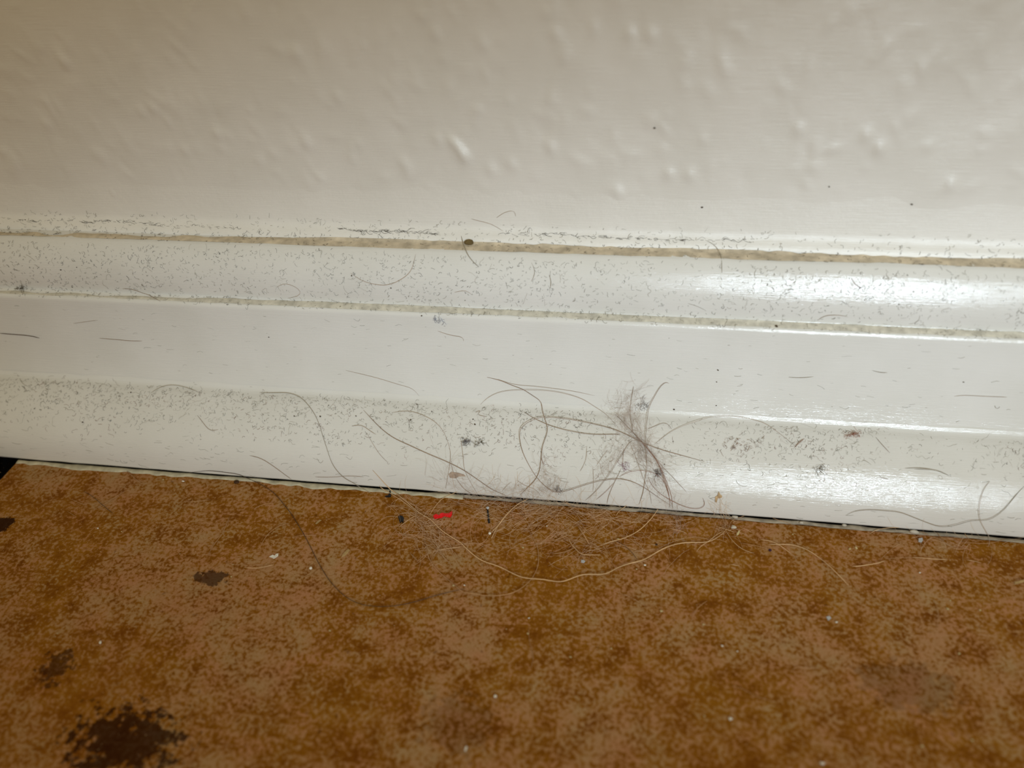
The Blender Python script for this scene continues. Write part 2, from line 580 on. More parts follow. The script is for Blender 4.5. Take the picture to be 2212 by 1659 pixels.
# the hairs that stand out, each with its own description
hair([('2', [(560, 340), (700, 320), (850, 308), (1050, 330), (1200, 350), (1300, 395), (1430, 470), (1560, 545), (1640, 610), (1720, 710), (1810, 820),
             (1880, 930), (1960, 1060), (2060, 1250), (2150, 1430)]),
      ('E', [(590, 1320), (680, 1410), (770, 1455), (870, 1470), (980, 1465), (1100, 1440), (1250, 1395), (1400, 1360)])],
     'D', 0.085, 'long dark brown hair sweeping in a deep curve over the brown tile')
hair([('E', [(845, 650), (900, 710), (960, 775), (1030, 830), (1120, 910), (1190, 950), (1260, 1020), (1370, 1090)]),
      ('F', [(0, 1105), (100, 1190), (210, 1230), (290, 1270), (360, 1300), (480, 1310), (580, 1325), (640, 1308), (720, 1280), (850, 1278), (910, 1245),
             (990, 1215), (1080, 1192), (1150, 1150), (1230, 1110), (1330, 1088), (1460, 1085), (1530, 1050), (1575, 1010)])],
     'B', 0.105, 'long thick blond hair waving across the tile below the red scrap')
hair([('4', [(800, 1065), (850, 1130), (890, 1220), (905, 1320), (905, 1420), (880, 1520), (830, 1600)]),
      ('F', [(390, 1330), (330, 1375), (260, 1400), (150, 1408), (60, 1395), (0, 1385)]), ('I', [(870, 520), (800, 460), (740, 410), (690, 350), (660, 290), (640, 190)])],
     'F', 0.075, 'fair hair curled into a wide U on the tile, crossing the thick blond one')
hair([('5', [(1500, 1090), (1350, 1050), (1200, 1010), (1000, 955), (800, 885), (550, 765)]),
      ('8', [(2050, 815), (1850, 765), (1600, 715), (1400, 690), (1260, 680), (1150, 695), (1050, 745), (970, 805), (955, 880), (965, 980), (1000, 1100),
             (1060, 1220), (1160, 1380), (1260, 1480), (1340, 1540), (1420, 1555), (1520, 1535), (1700, 1480), (1900, 1425), (2080, 1402)]),
      ('5', [(450, 1290), (580, 1305), (700, 1350), (800, 1405), (900, 1475), (1000, 1545), (1120, 1620)])],
     'M', 0.082, 'long brown hair looping round in a big open ring on the rounded moulding', lift=0.5)
hair([('F', [(145, 95), (230, 115), (300, 145), (360, 165), (420, 205), (470, 240), (475, 300), (490, 350), (510, 400), (500, 450), (478, 500), (468, 580),
             (460, 650), (440, 700), (390, 750), (340, 800)])],
     'M', 0.085, 'wavy brown S-shaped hair hanging from the flat face to the floor joint', lift=0.3)
hair([('E', [(790, 295), (860, 370), (920, 425), (980, 465), (1080, 510), (1180, 555), (1290, 600), (1390, 650), (1480, 710), (1560, 765), (1640, 800)])],
     'M', 0.085, 'straight brown hair slanting down the rounded moulding over the brown scuff mark', lift=0.3)
hair([('E', [(170, 192), (250, 192), (350, 195), (420, 225), (480, 290), (520, 360), (550, 450), (580, 540), (610, 620), (670, 690), (740, 730), (835, 795)])],
     'G', 0.075, 'grey-brown hair bending off the moulding top and running down to the sealant', lift=0.3)
hair([('E', [(110, 563), (180, 580), (260, 630), (320, 675), (360, 705)])], 'M', 0.06, 'short dark arched hair on the moulding foot above the pale sealant')
hair([('8', [(1005, 610), (1100, 675), (1200, 725), (1300, 770), (1480, 825), (1650, 860), (1800, 880), (1950, 882), (2160, 875)])],
     'M', 0.075, 'sagging brown hair pointing into the fluffy tuft, crossing the open ring hair', lift=0.3)
hair([('8', [(490, 520), (560, 445), (650, 390), (780, 350), (950, 335), (1150, 333), (1330, 345), (1500, 375), (1700, 440), (1850, 535), (2000, 660)]),
      ('5', [(450, 660), (500, 720)])], 'P', 0.06, 'pale thin hair arching high over the flat face into the tuft', lift=0.6)
hair([('8', [(700, 215), (900, 275), (1150, 295), (1400, 325), (1600, 355), (1850, 410)])], 'P', 0.05, 'faint long hair lying just above the pale arching hair', lift=0.3)
hair([('5', [(1080, 155), (1050, 135), (990, 165), (930, 260), (870, 370), (835, 450), (822, 560), (810, 680), (798, 800), (800, 920), (815, 1050), (812, 1180),
             (790, 1320), (770, 1450), (720, 1600)])], 'M', 0.07, 'upright brown hair with a hooked tip, passing through the tuft', lift=0.5)
hair([('5', [(655, 190), (635, 320), (620, 450), (618, 580), (640, 680), (640, 740)])], 'M', 0.06, 'short upright hair standing out of the top of the tuft', lift=0.4)
hair([('5', [(435, 530), (520, 610), (620, 720), (720, 820), (800, 900), (880, 1000), (950, 1090), (1010, 1160), (1080, 1230), (1160, 1310), (1230, 1390), (1290, 1450)])],
     'M', 0.075, 'nearly straight brown hair slanting out of the tuft past the dark lint', lift=0.4)
for pts in ([(640, 740), (760, 870), (860, 990), (950, 1110), (1000, 1220), (1040, 1330), (1070, 1430), (1090, 1540), (1085, 1640)],
            [(780, 880), (880, 1010), (970, 1140), (1030, 1270), (1080, 1400), (1115, 1520), (1120, 1640)],
            [(700, 810), (820, 940), (920, 1060), (980, 1180), (1010, 1280), (1050, 1400), (1080, 1500), (1110, 1600)]):
    hair([('5', pts)], 'R', 0.055, 'pinkish brown hair of the strands trailing together from the tuft to the floor', 'trailing strands of the tuft', lift=0.4)
hair([('5', [(620, 850), (580, 900), (530, 990), (450, 1110), (380, 1220), (310, 1310), (240, 1400), (150, 1490), (80, 1550)])],
     'M', 0.06, 'brown hair running from the tuft obliquely back down to the floor joint', lift=0.3)
hair([('5', [(490, 1270), (560, 1225), (660, 1195), (760, 1190), (860, 1205), (940, 1240), (1010, 1310), (1050, 1380), (1080, 1480)])],
     'R', 0.06, 'reddish hair bowed over the dark lint below the tuft', lift=0.6)
hair([('5', [(820, 1240), (850, 1330), (910, 1410), (990, 1480), (1080, 1530), (1200, 1590), (1330, 1635), (1430, 1645), (1490, 1620), (1510, 1580), (1480, 1520)])],
     'R', 0.06, 'reddish hair ending in a fish-hook curl beside the chipped paint spot', lift=0.3)
hair([('5', [(510, 1170), (470, 1260), (420, 1350), (380, 1440), (350, 1520), (340, 1590)])], 'M', 0.055, 'short brown hair dropping from the pink lint to the joint')
hair([('5', [(900, 890), (1000, 810), (1100, 740), (1250, 670), (1420, 620), (1550, 570), (1680, 548), (1820, 540), (1950, 555), (2100, 600), (2212, 640)]),
      ('G', [(700, 400), (770, 450), (850, 510)])], 'P', 0.055, 'fine pale hair bridging the crease above the moulding in a low arch', lift=0.5)
hair([('7', [(80, 735), (160, 690), (280, 668), (420, 665), (560, 675), (720, 690), (850, 735), (980, 785), (1100, 830), (1200, 860), (1300, 855), (1430, 830),
             (1530, 795), (1650, 785), (1780, 785), (1880, 730), (1980, 650), (2070, 540), (2150, 450), (2212, 390)])],
     'G', 0.075, 'grey wavy hair below the bright highlight of the rounded moulding', lift=0.3)
hair([('7', [(1800, 330), (1720, 430), (1680, 560), (1665, 680), (1685, 800), (1740, 890), (1790, 980), (1800, 1060), (1785, 1110)])],
     'P', 0.055, 'pale hair bent like a bow, crossing the grey wavy hair', lift=0.3)
hair([('4', [(790, 640), (700, 690), (620, 750), (540, 830), (480, 905), (430, 970), (380, 1020), (335, 1060)])], 'B', 0.085,
     'bright blond hair of the pair reaching from joint to white bead', 'pair of bright hairs at the white bead')
hair([('4', [(720, 670), (650, 730), (560, 800), (500, 880), (440, 950), (400, 1010), (370, 1080), (340, 1130)])], 'B', 0.085,
     'bright blond hair of the pair reaching from joint to white bead', 'pair of bright hairs at the white bead')
hair([('6', [(400, 650), (350, 740), (290, 810), (220, 885), (120, 960), (0, 1015)]), ('4', [(1900, 1140), (1800, 1160), (1680, 1195)])], 'B', 0.09,
     'bright blond hair curving from the joint under the tuft onto the tile')
hair([('J', [(690, 215), (780, 213), (860, 225), (930, 255), (1000, 305), (1050, 345), (1100, 395), (1165, 460)])], 'B', 0.08,
     'blond hair bending downwards beside the purple speck on the tile')
hair([('J', [(635, 185), (700, 195), (760, 225), (820, 270)])], 'B', 0.07, 'short blond hair crossing the bending one near the purple speck')
hair([('7', [(160, 1352), (240, 1355), (330, 1340), (440, 1325), (550, 1285)])], 'B', 0.085, 'short bright upturned hair below the two cream crumbs')
hair([('7', [(880, 1245), (1000, 1255), (1150, 1272), (1300, 1270)])], 'B', 0.06, 'thin level fair hair lying below the grey-white cube chip')
hair([('B', [(820, 360), (840, 430), (870, 490), (925, 545)])], 'G', 0.11, 'thick grey hair hanging over the top groove beside the brown crumb', lift=0.6)
hair([('A', [(0, 938), (100, 945), (180, 952), (238, 967)])], 'D', 0.10, 'dark straight hair stuck level on the dim end of the flat face')
hair([('1', [(1000, 565), (1100, 620), (1180, 690), (1250, 750), (1350, 830)])], 'D', 0.07, 'short dark hair on the tile crossing a curved fair hair')
hair([('4', [(1820, 1150), (1930, 1220), (2030, 1310), (2080, 1380)])], 'D', 0.06, 'short dark hair on the tile meeting the thick blond hair')
hair([('G', [(845, 515), (870, 485), (900, 465)])], 'R', 0.09, 'short reddish bristle on the dusty moulding top')
hair([('4', [(1370, 980), (1430, 1070), (1470, 1140), (1505, 1195)])], 'F', 0.17, 'thick tan twig-like fibre on the tile among fine hairs')

FLOORHAIR = ('fine fair hair lying loose on the brown tile', 'fine fair hairs on the tile')
for v, pts, mt, r in [
        ('7', [(1170, 930), (1210, 1010), (1270, 1080), (1340, 1130), (1420, 1155), (1530, 1140)], 'F', .06), ('7', [(370, 965), (430, 925), (520, 885), (620, 872), (720, 880)], 'B', .06),
        ('7', [(1520, 1275), (1600, 1290), (1700, 1310)], 'B', .05), ('7', [(970, 925), (1040, 965), (1100, 1000)], 'F', .05), ('7', [(1500, 940), (1530, 1010), (1600, 1060), (1720, 1035)], 'F', .05),
        ('6', [(1760, 760), (1850, 795), (1950, 840), (2060, 890)], 'F', .05), ('6', [(1430, 735), (1340, 765), (1280, 800), (1245, 860), (1240, 920)], 'F', .06),
        ('6', [(1160, 700), (1195, 760), (1205, 830), (1190, 900)], 'F', .06), ('6', [(1080, 870), (1180, 905), (1260, 930), (1310, 945)], 'B', .06),
        ('6', [(1200, 910), (1250, 1010), (1310, 1080), (1380, 1140), (1460, 1175), (1540, 1195)], 'B', .06), ('6', [(1180, 930), (1090, 975), (1000, 1060), (900, 1110), (860, 1170)], 'B', .06),
        ('6', [(520, 890), (620, 925), (690, 935), (740, 965)], 'B', .06), ('6', [(760, 985), (900, 1015), (1020, 1030)], 'F', .055), ('6', [(1260, 1330), (1310, 1340), (1370, 1350)], 'B', .06),
        ('4', [(1960, 720), (1900, 775), (1850, 820), (1830, 860)], 'B', .07), ('4', [(720, 650), (730, 740), (745, 830), (765, 890)], 'B', .06),
        ('4', [(990, 705), (930, 775), (850, 815), (750, 835), (650, 830), (580, 810)], 'F', .06), ('4', [(1050, 710), (1080, 765), (1130, 795), (1180, 800)], 'F', .06),
        ('4', [(890, 795), (960, 840), (1050, 865), (1150, 865), (1220, 840)], 'F', .06), ('4', [(1210, 660), (1280, 740), (1350, 830), (1440, 950)], 'F', .07),
        ('4', [(1040, 1160), (1120, 1150), (1180, 1120), (1270, 1085)], 'F', .07), ('4', [(1060, 1315), (1180, 1305), (1280, 1275), (1370, 1215)], 'F', .08),
        ('4', [(1265, 1130), (1280, 1180), (1330, 1240), (1380, 1300), (1440, 1330), (1540, 1328), (1640, 1325)], 'B', .07), ('4', [(545, 860), (600, 905), (680, 925), (820, 930)], 'F', .05),
        ('4', [(1555, 720), (1562, 800), (1550, 890)], 'F', .05), ('4', [(1600, 790), (1700, 880), (1780, 1000)], 'F', .05), ('4', [(380, 740), (430, 800), (520, 850)], 'F', .045),
        ('I', [(450, 130), (530, 180), (640, 220), (720, 270), (780, 320), (820, 370)], 'F', .07), ('I', [(560, 290), (600, 330)], 'F', .06),
        ('3', [(900, 990), (980, 930), (1050, 885), (1110, 850)], 'B', .07), ('3', [(1600, 555), (1500, 610), (1420, 650), (1350, 720), (1300, 790), (1260, 850)], 'B', .06),
        ('3', [(1020, 1290), (1060, 1350), (1130, 1410)], 'F', .06), ('3', [(1250, 1150), (1330, 1220), (1400, 1310), (1470, 1400)], 'F', .06),
        ('3', [(1330, 1270), (1450, 1260), (1550, 1245), (1660, 1225)], 'B', .07), ('3', [(500, 945), (600, 880)], 'F', .055), ('3', [(720, 770), (800, 740), (900, 735), (1000, 770)], 'F', .055),
        ('3', [(860, 560), (930, 650), (1050, 720), (1200, 760)], 'F', .055), ('3', [(770, 1150), (820, 1080), (900, 990)], 'F', .05), ('3', [(1200, 1000), (1205, 1120), (1240, 1290), (1260, 1380)], 'F', .05),
        ('3', [(660, 490), (760, 570), (880, 650), (1000, 730), (1110, 820)], 'B', .075), ('3', [(1440, 1180), (1550, 1290), (1640, 1400)], 'F', .05),
        ('2', [(830, 1340), (860, 1260), (920, 1180), (1000, 1080), (1050, 960), (1090, 860)], 'F', .06), ('2', [(1460, 1210), (1520, 1110), (1600, 1030), (1680, 980), (1780, 955)], 'F', .06),
        ('2', [(1260, 1475), (1400, 1490), (1500, 1475), (1620, 1440)], 'B', .06), ('2', [(1850, 1105), (2000, 1095), (2130, 1098)], 'F', .06), ('2', [(540, 690), (700, 693), (860, 665)], 'F', .055),
        ('2', [(1370, 780), (1450, 735), (1560, 712), (1640, 705)], 'F', .05), ('2', [(240, 572), (330, 578), (430, 575)], 'F', .05),
        ('1', [(1120, 775), (1220, 740), (1320, 680), (1420, 610), (1500, 560)], 'F', .06), ('1', [(860, 660), (930, 700), (1020, 730)], 'F', .055), ('1', [(1500, 305), (1580, 380), (1650, 450), (1720, 490)], 'F', .06),
        ('1', [(800, 800), (860, 840), (910, 865)], 'F', .045), ('J', [(230, 645), (265, 590), (320, 550)], 'F', .06), ('J', [(820, 960), (880, 948), (950, 960), (985, 945)], 'F', .055),
        ('J', [(460, 1060), (540, 1080), (600, 1120), (690, 1145)], 'F', .05), ('I', [(1310, 760), (1320, 870), (1345, 940), (1330, 1020)], 'F', .045), ('J', [(1670, 540), (1700, 620), (1690, 720)], 'F', .045),
        ('F', [(1660, 1090), (1760, 1110), (1870, 1140)], 'F', .045), ('J', [(1380, 300), (1470, 295), (1560, 292)], 'F', .045), ('J', [(2100, 180), (2000, 210), (1900, 205), (1830, 200)], 'F', .045)]:
    hair([(v, pts)], mt, r, describe(pxs([(v, pts)]), 'bright hair' if mt == 'B' else 'dull fair hair', FLOORMARKS), FLOORHAIR[1])

FACEHAIR = ('thin grey hair stuck on the upper bead or flat face of the baseboard', 'thin hairs on the baseboard face')
for v, pts, mt, r in [
        ('A', [(595, 968), (700, 975), (780, 983), (850, 985)], 'M', .06), ('A', [(735, 672), (790, 672), (860, 700), (960, 750)], 'M', .055), ('B', [(880, 255), (940, 270), (1000, 285), (1070, 330)], 'P', .07),
        ('B', [(160, 580), (230, 625), (300, 645), (380, 650), (450, 625), (520, 570), (548, 470)], 'P', .06), ('B', [(130, 1160), (300, 1200), (450, 1245), (530, 1270), (570, 1315)], 'P', .045),
        ('C', [(805, 1200), (880, 1203), (955, 1197)], 'G', .06), ('C', [(1305, 1160), (1350, 1172), (1395, 1173)], 'G', .06), ('C', [(1795, 1315), (1850, 1308), (2000, 1315), (2110, 1320)], 'P', .05),
        ('C', [(980, 860), (1020, 832), (1110, 828), (1160, 840)], 'P', .06), ('C', [(310, 385), (360, 410), (400, 470), (408, 580)], 'G', .07), ('C', [(205, 760), (270, 778), (315, 805)], 'G', .05),
        ('A', [(1655, 665), (1690, 640), (1760, 655), (1805, 690), (1780, 715), (1720, 728)], 'P', .05), ('A', [(440, 880), (500, 870), (585, 860)], 'P', .05),
        ('B', [(680, 925), (760, 950), (830, 960), (835, 985)], 'P', .05), ('B', [(780, 695), (850, 680), (885, 710)], 'P', .05), ('B', [(1240, 520), (1265, 570), (1240, 630)], 'G', .05),
        ('B', [(1345, 590), (1360, 630), (1352, 668)], 'G', .07), ('B', [(1030, 250), (1080, 215), (1140, 205), (1145, 240)], 'P', .05), ('C', [(1180, 610), (1200, 650), (1245, 672)], 'M', .08)]:
    hair([(v, pts)], mt, r, describe(pxs([(v, pts)]), {'P': 'pale', 'M': 'brown', 'G': 'grey', 'R': 'reddish'}[mt] + ' hair', FACEMARKS), FACEHAIR[1])

QRHAIR = ('fine brown hair clinging to the rounded bottom moulding', 'fine hairs on the rounded moulding')
for v, pts, mt, r in [
        ('A', [(900, 1300), (960, 1265), (1030, 1250), (1100, 1262), (1180, 1290)], 'G', .06), ('A', [(1180, 1430), (1220, 1480), (1260, 1525), (1305, 1515)], 'M', .05), ('A', [(120, 1210), (130, 1235), (155, 1255)], 'G', .05),
        ('G', [(1325, 455), (1360, 500), (1410, 550)], 'M', .06), ('G', [(1500, 640), (1600, 640), (1690, 655), (1760, 685)], 'G', .06), ('E', [(960, 310), (1050, 300), (1130, 320), (1210, 360), (1260, 410), (1290, 470), (1310, 540), (1305, 620), (1280, 760)], 'P', .06),
        ('E', [(1370, 460), (1385, 560), (1395, 650), (1440, 740), (1470, 790)], 'P', .065), ('E', [(720, 390), (780, 385), (830, 420), (865, 440)], 'P', .06), ('E', [(810, 430), (850, 500), (890, 560), (935, 605)], 'P', .05),
        ('E', [(1310, 610), (1340, 690), (1390, 760), (1450, 800)], 'M', .055), ('4', [(1480, 30), (1475, 180), (1440, 260), (1400, 320)], 'P', .05), ('E', [(500, 690), (600, 690), (700, 683), (790, 690)], 'M', .05),
        ('8', [(430, 620), (445, 605), (510, 598), (440, 640), (500, 660), (560, 665)], 'M', .05), ('8', [(920, 1420), (1050, 1500), (1150, 1520), (1210, 1610)], 'P', .05), ('8', [(740, 1560), (800, 1480), (860, 1440)], 'P', .05),
        ('8', [(1000, 890), (1030, 960), (1070, 1020)], 'P', .045), ('8', [(1830, 1270), (1840, 1420), (1830, 1560)], 'P', .045), ('8', [(1210, 1130), (1220, 1190), (1250, 1250)], 'R', .05),
        ('5', [(350, 950), (270, 1060), (210, 1140)], 'P', .05), ('5', [(260, 1140), (270, 1200), (320, 1290)], 'P', .045), ('5', [(610, 860), (680, 1030), (740, 1200), (790, 1330), (850, 1450), (870, 1590)], 'P', .055),
        ('5', [(540, 930), (530, 1060), (525, 1150)], 'R', .045), ('5', [(830, 700), (920, 670), (1020, 625), (1080, 660), (1110, 705)], 'M', .05), ('5', [(420, 1340), (350, 1420), (210, 1540)], 'R', .05),
        ('7', [(900, 185), (1050, 190), (1190, 205), (1320, 268)], 'G', .06), ('7', [(480, 260), (500, 290), (590, 305)], 'M', .06), ('7', [(280, 80), (320, 85), (385, 135)], 'G', .055)]:
    hair([(v, pts)], mt, r, describe(pxs([(v, pts)]), {'P': 'pale', 'M': 'brown', 'G': 'grey', 'R': 'reddish'}[mt] + ' hair', MOULDMARKS), QRHAIR[1], lift=0.2)


# ------------------------------------------------------------------ dust fibres nobody could count
SEG = np.linalg.norm(np.diff(SECTION, axis=0), axis=1)
ARC = np.concatenate([[0], np.cumsum(SEG)])


def arc_of(y, z):
    a, e = SECTION[:-1], np.diff(SECTION, axis=0)
    s = np.clip(((np.array([y, z]) - a) * e).sum(1) / (SEG ** 2 + 1e-12), 0, 1)
    d = np.linalg.norm(a + e * s[:, None] - np.array([y, z]), axis=1)
    i = int(np.argmin(d))
    return ARC[i] + s[i] * SEG[i]


def on_arc(s):
    i = np.clip(np.searchsorted(ARC, s) - 1, 0, len(SEG) - 1)
    f = (s - ARC[i]) / SEG[i]
    e = np.diff(SECTION, axis=0)[i]
    p = SECTION[i] + e * f[..., None]
    n = np.stack([-e[..., 1], e[..., 0]], -1)
    n /= np.linalg.norm(n, axis=-1)[..., None]
    return p, n


def fibres(name, mat, count, draw, length, radius, curl, angle, label, lift=0.05, sides=3, seg=6, seed=1):
    """loose short fibres: draw(r) gives (x, arc) of one fibre's middle"""
    r = np.random.default_rng(seed)
    VV, FF, off = [], [], 0
    for _ in range(count):
        x, s = draw(r)
        L = r.uniform(*length) * (0.5 + r.random())
        a = angle(r)
        k = r.normal() * curl
        t = np.linspace(-0.5, 0.5, seg) * L
        th = a + k * t + r.normal() * curl * 0.7 * np.sin(t * 3)
        dx = np.concatenate([[0], np.cumsum(np.cos(th[:-1]) * np.diff(t))])
        ds = np.concatenate([[0], np.cumsum(np.sin(th[:-1]) * np.diff(t))])
        p2, n2 = on_arc(np.clip(s + ds, 1, ARC[-1] - 1))
        rad = r.uniform(*radius)
        h = rad * 0.7 + lift * abs(r.normal()) * np.sin(np.linspace(0.2, math.pi - 0.2, seg))
        P = np.column_stack([x + dx, p2 + n2 * h[:, None]])
        N = np.column_stack([np.zeros(seg), n2])
        V, F = tube(P, N, rad, sides, taper=False)
        VV.append(V)
        FF += [tuple(q + off for q in f) for f in F]
        off += len(V)
    o = mesh_obj(name, np.vstack(VV), FF, mat)
    return tag(o, label, 'dust', None, 'stuff')


def row_arc(v):
    P = pos(1106, v)
    return arc_of(P[1], P[2])


def band(v0, v1, bias=None, x=(-215, 165)):
    a, b = sorted((row_arc(v0), row_arc(v1)))
    def f(r):
        q = r.random()
        if bias is not None: q = q ** bias if bias > 0 else 1 - (1 - q) ** (-bias)
        return r.uniform(*x), a + (b - a) * q
    return f


def clumped(v0, v1, n, spread, bias=None, seed=3):
    base = band(v0, v1, bias)
    rr = np.random.default_rng(seed)
    C = [base(rr) for _ in range(n)]
    def f(r):
        c = C[int(r.integers(n))]
        return c[0] + r.normal() * spread * 1.6, c[1] + r.normal() * spread * 0.7
    return f


any_angle = lambda r: r.uniform(0, math.pi)
flat_angle = lambda r: r.normal() * 0.18
M_DUST = simple('grey_dust_fibre', (166, 161, 147), 0.9, 0.25, 400, 0.1)
M_DUSTD = simple('dark_dust_fibre', (122, 114, 100), 0.9, 0.25, 400, 0.1)
M_DUSTB = simple('brown_dust', (206, 193, 170), 0.95, 0.24, 420, 0.1)
M_DUSTP = simple('pale_dust', (208, 203, 188), 0.95, 0.2, 600, 0.1)
M_DUSTR = simple('pinkish_dust_fibre', (158, 128, 110), 0.9, 0.2, 400, 0.1)

fibres('dust', M_DUST, 3000, band(884, 1000, 0.55), (0.3, 1.3), (0.018, 0.040), 1.6, any_angle, 'grey dust fibres strewn over the top of the rounded moulding', seed=1)
fibres('dust', M_DUSTD, 700, clumped(886, 1000, 170, 1.5, 0.6, 4), (0.3, 1.2), (0.02, 0.042), 1.8, any_angle, 'darker dust fibres in little knots on the rounded moulding', seed=2)
fibres('dust', M_DUSTR, 600, clumped(888, 1010, 90, 2.2, 0.65, 5), (0.4, 1.8), (0.018, 0.036), 1.5, any_angle, 'pinkish dust fibres on the rounded moulding', seed=3)
fibres('dust', M_DUST, 260, band(886, 1010, 0.6), (1.4, 3.2), (0.014, 0.028), 0.9, any_angle, 'longer curled dust threads on the rounded moulding', lift=0.2, seg=10, seed=12)
fibres('dust', M_DUST, 170, band(562, 672, 0.9), (1.2, 2.8), (0.014, 0.028), 0.9, any_angle, 'longer curled dust threads on the upper bead', lift=0.2, seg=10, seed=13)
fibres('dust', M_DUST, 330, band(990, 1070), (0.5, 2.2), (0.015, 0.034), 0.5, flat_angle, 'dust caught in brush marks low on the rounded moulding', seed=4)
fibres('dust', M_DUST, 300, band(700, 884), (0.3, 1.7), (0.016, 0.036), 0.4, flat_angle, 'small level dust dashes on the flat face of the baseboard', seed=5)
fibres('dust', M_DUST, 2500, band(560, 672, 0.8), (0.3, 1.1), (0.02, 0.045), 1.6, any_angle, 'grey dust fibres scattered over the convex upper bead', seed=6)
fibres('dust', M_DUSTD, 460, clumped(560, 668, 110, 1.5, 0.9, 8), (0.3, 1.2), (0.022, 0.045), 1.8, any_angle, 'darker dust knots on the convex upper bead', seed=7)
fibres('dust', M_DUST, 900, band(668, 688), (0.3, 1.2), (0.02, 0.045), 1.4, any_angle, 'dust fibres lying along the narrow middle ledge', lift=0.12, seed=8)
fibres('dust', M_DUSTD, 850, band(520, 545), (0.3, 1.3), (0.02, 0.045), 1.5, any_angle, 'dust fibres along the top ledge behind the bead', lift=0.15, seed=9)
fibres('dust', M_DUST, 620, band(484, 524), (0.3, 1.2), (0.02, 0.042), 1.5, any_angle, 'dust fibres clinging to the caulk under the wall', lift=0.12, seed=10)
fibres('dust', M_DUSTD, 330, lambda r: ((lambda x: (x, row_arc(507) + 0.25 * smooth_noise(x, 77, 9) + r.normal() * 0.12))(r.choice([r.uniform(-165, -95), r.uniform(-70, -45), r.uniform(-30, 30)]))),
       (0.5, 1.8), (0.02, 0.05), 0.5, flat_angle, 'dark dust caught in the crack of the caulk', seed=11)


def deposit(name, v0, v1, mat, seed, label, h=0.12, cover=0.85):
    """a thin ragged film of packed dust on a ledge"""
    a, b = sorted((row_arc(v0), row_arc(v1)))
    X = np.arange(-230, 180, 0.5)
    lo = a + (b - a) * np.clip(0.05 + 0.03 * smooth_noise(X, seed, 3) + 0.04 * smooth_noise(X, seed + 4, 30), 0, 0.3)
    hi = b - (b - a) * np.clip(0.04 + 0.03 * smooth_noise(X, seed + 1, 2.2) + 0.05 * smooth_noise(X, seed + 3, 22), 0, 0.3)
    thin = np.clip((-70 - X) / 110, 0, 0.62)          # the film thins out towards the dim end
    hi = hi - (hi - lo) * thin * (1 + 0.3 * smooth_noise(X, seed + 6, 6))
    V = []
    for k, x in enumerate(X):
        s = np.linspace(lo[k], hi[k], 5)
        p, n = on_arc(s)
        hh = h * np.array([0.05, 0.8, 1.0, 0.8, 0.05]) * (1 + 0.4 * smooth_noise(x + 7 * np.arange(5), seed + 2, 1.5)) + 0.03
        q = p + n * hh[:, None]
        V += [(x, y, z) for y, z in q]
    return tag(mesh_obj(name, V, [f[::-1] for f in grid_faces(len(X), 5)], mat), label, 'dust', None, 'stuff')


deposit('dust', 545, 524, M_DUSTB, 91, 'tan line of packed dust along the top ledge of the baseboard')
deposit('dust', 684, 668, M_DUSTP, 95, 'pale line of packed dust along the narrow middle ledge', h=0.08)

# the fluffy tuft: very fine fibres gathered along a bent spine
M_FLUFF = simple('fine_fluff', (212, 196, 184), 0.8, 0.15, 300, 0.2)


def fluff(name, mat, spine, spread, count, length, label, radius=(0.009, 0.017), seed=5, lift=1.2, kind='stuff', cat='fluff', curl=0.12):
    r = np.random.default_rng(seed)
    sp = catmull(spine, 6)
    VV, FF, off = [], [], 0
    for _ in range(count):
        i = int(r.integers(len(sp)))
        c = sp[i] + r.normal(size=2) * np.array(spread) * (0.35 + r.random())
        j = min(max(i, 1), len(sp) - 2)
        d = sp[j + 1] - sp[j - 1]
        th = math.atan2(d[1], d[0]) + r.normal() * 0.55 + (math.pi if r.random() < 0.5 else 0)
        L = r.uniform(*length)
        n = 9
        k = r.normal() * curl
        pts = [c]
        for q in range(n):
            th += k + r.normal() * curl * 0.6
            pts.append(pts[-1] + np.array([math.cos(th), math.sin(th)]) * L / n)
        rad = r.uniform(*radius)
        P, N = trace(pts, rad, lift * r.random(), step=max(3.0, L / 10))
        V, F = tube(P, N, rad, 3)
        VV.append(V)
        FF += [tuple(q + off for q in f) for f in F]
        off += len(V)
    return tag(mesh_obj(name, np.vstack(VV), FF, mat), label, cat, None, kind)


fluff('hair_fluff', M_FLUFF, [(1362, 880), (1352, 905), (1368, 930), (1385, 955), (1402, 985), (1415, 1015), (1428, 1050)], (15, 13), 520, (18, 60),
      'fluffy tuft of very fine pinkish hair clinging to the rounded moulding')
fluff('hair_fluff', M_FLUFF, [(1385, 838), (1365, 855), (1330, 870), (1318, 890)], (14, 9), 60, (14, 40), 'wispy top of the tuft rising over the flat face', seed=6)
fluff('hair_fluff', M_FLUFF, [(1335, 950), (1328, 985), (1310, 1010), (1290, 1030)], (13, 12), 110, (16, 50), 'thin veil of fluff beside the tuft on the moulding', seed=7)
fluff('hair_fluff', M_FLUFF, [(1175, 1000), (1190, 1030), (1200, 1045), (1180, 1060)], (14, 10), 150, (14, 40), 'pinkish haze of fluff inside the open ring hair', seed=8)
fluff('hair_fluff', M_FLUFF, [(960, 1000), (980, 1035), (1010, 1050), (1060, 1060), (1120, 1065), (1180, 1070)], (30, 14), 210, (20, 60), 'tangle of fine hairs at the moulding foot above the floor joint', seed=9)
fluff('hair_fluff', M_FLUFF, [(1455, 1085), (1462, 1110), (1466, 1135), (1470, 1150)], (7, 9), 70, (20, 50), 'fluff hanging from the trailing strands onto the tile', seed=10)
M_FLUFFB = simple('fair_fluff', (236, 206, 172), 0.7, 0.15, 300, 0.3)
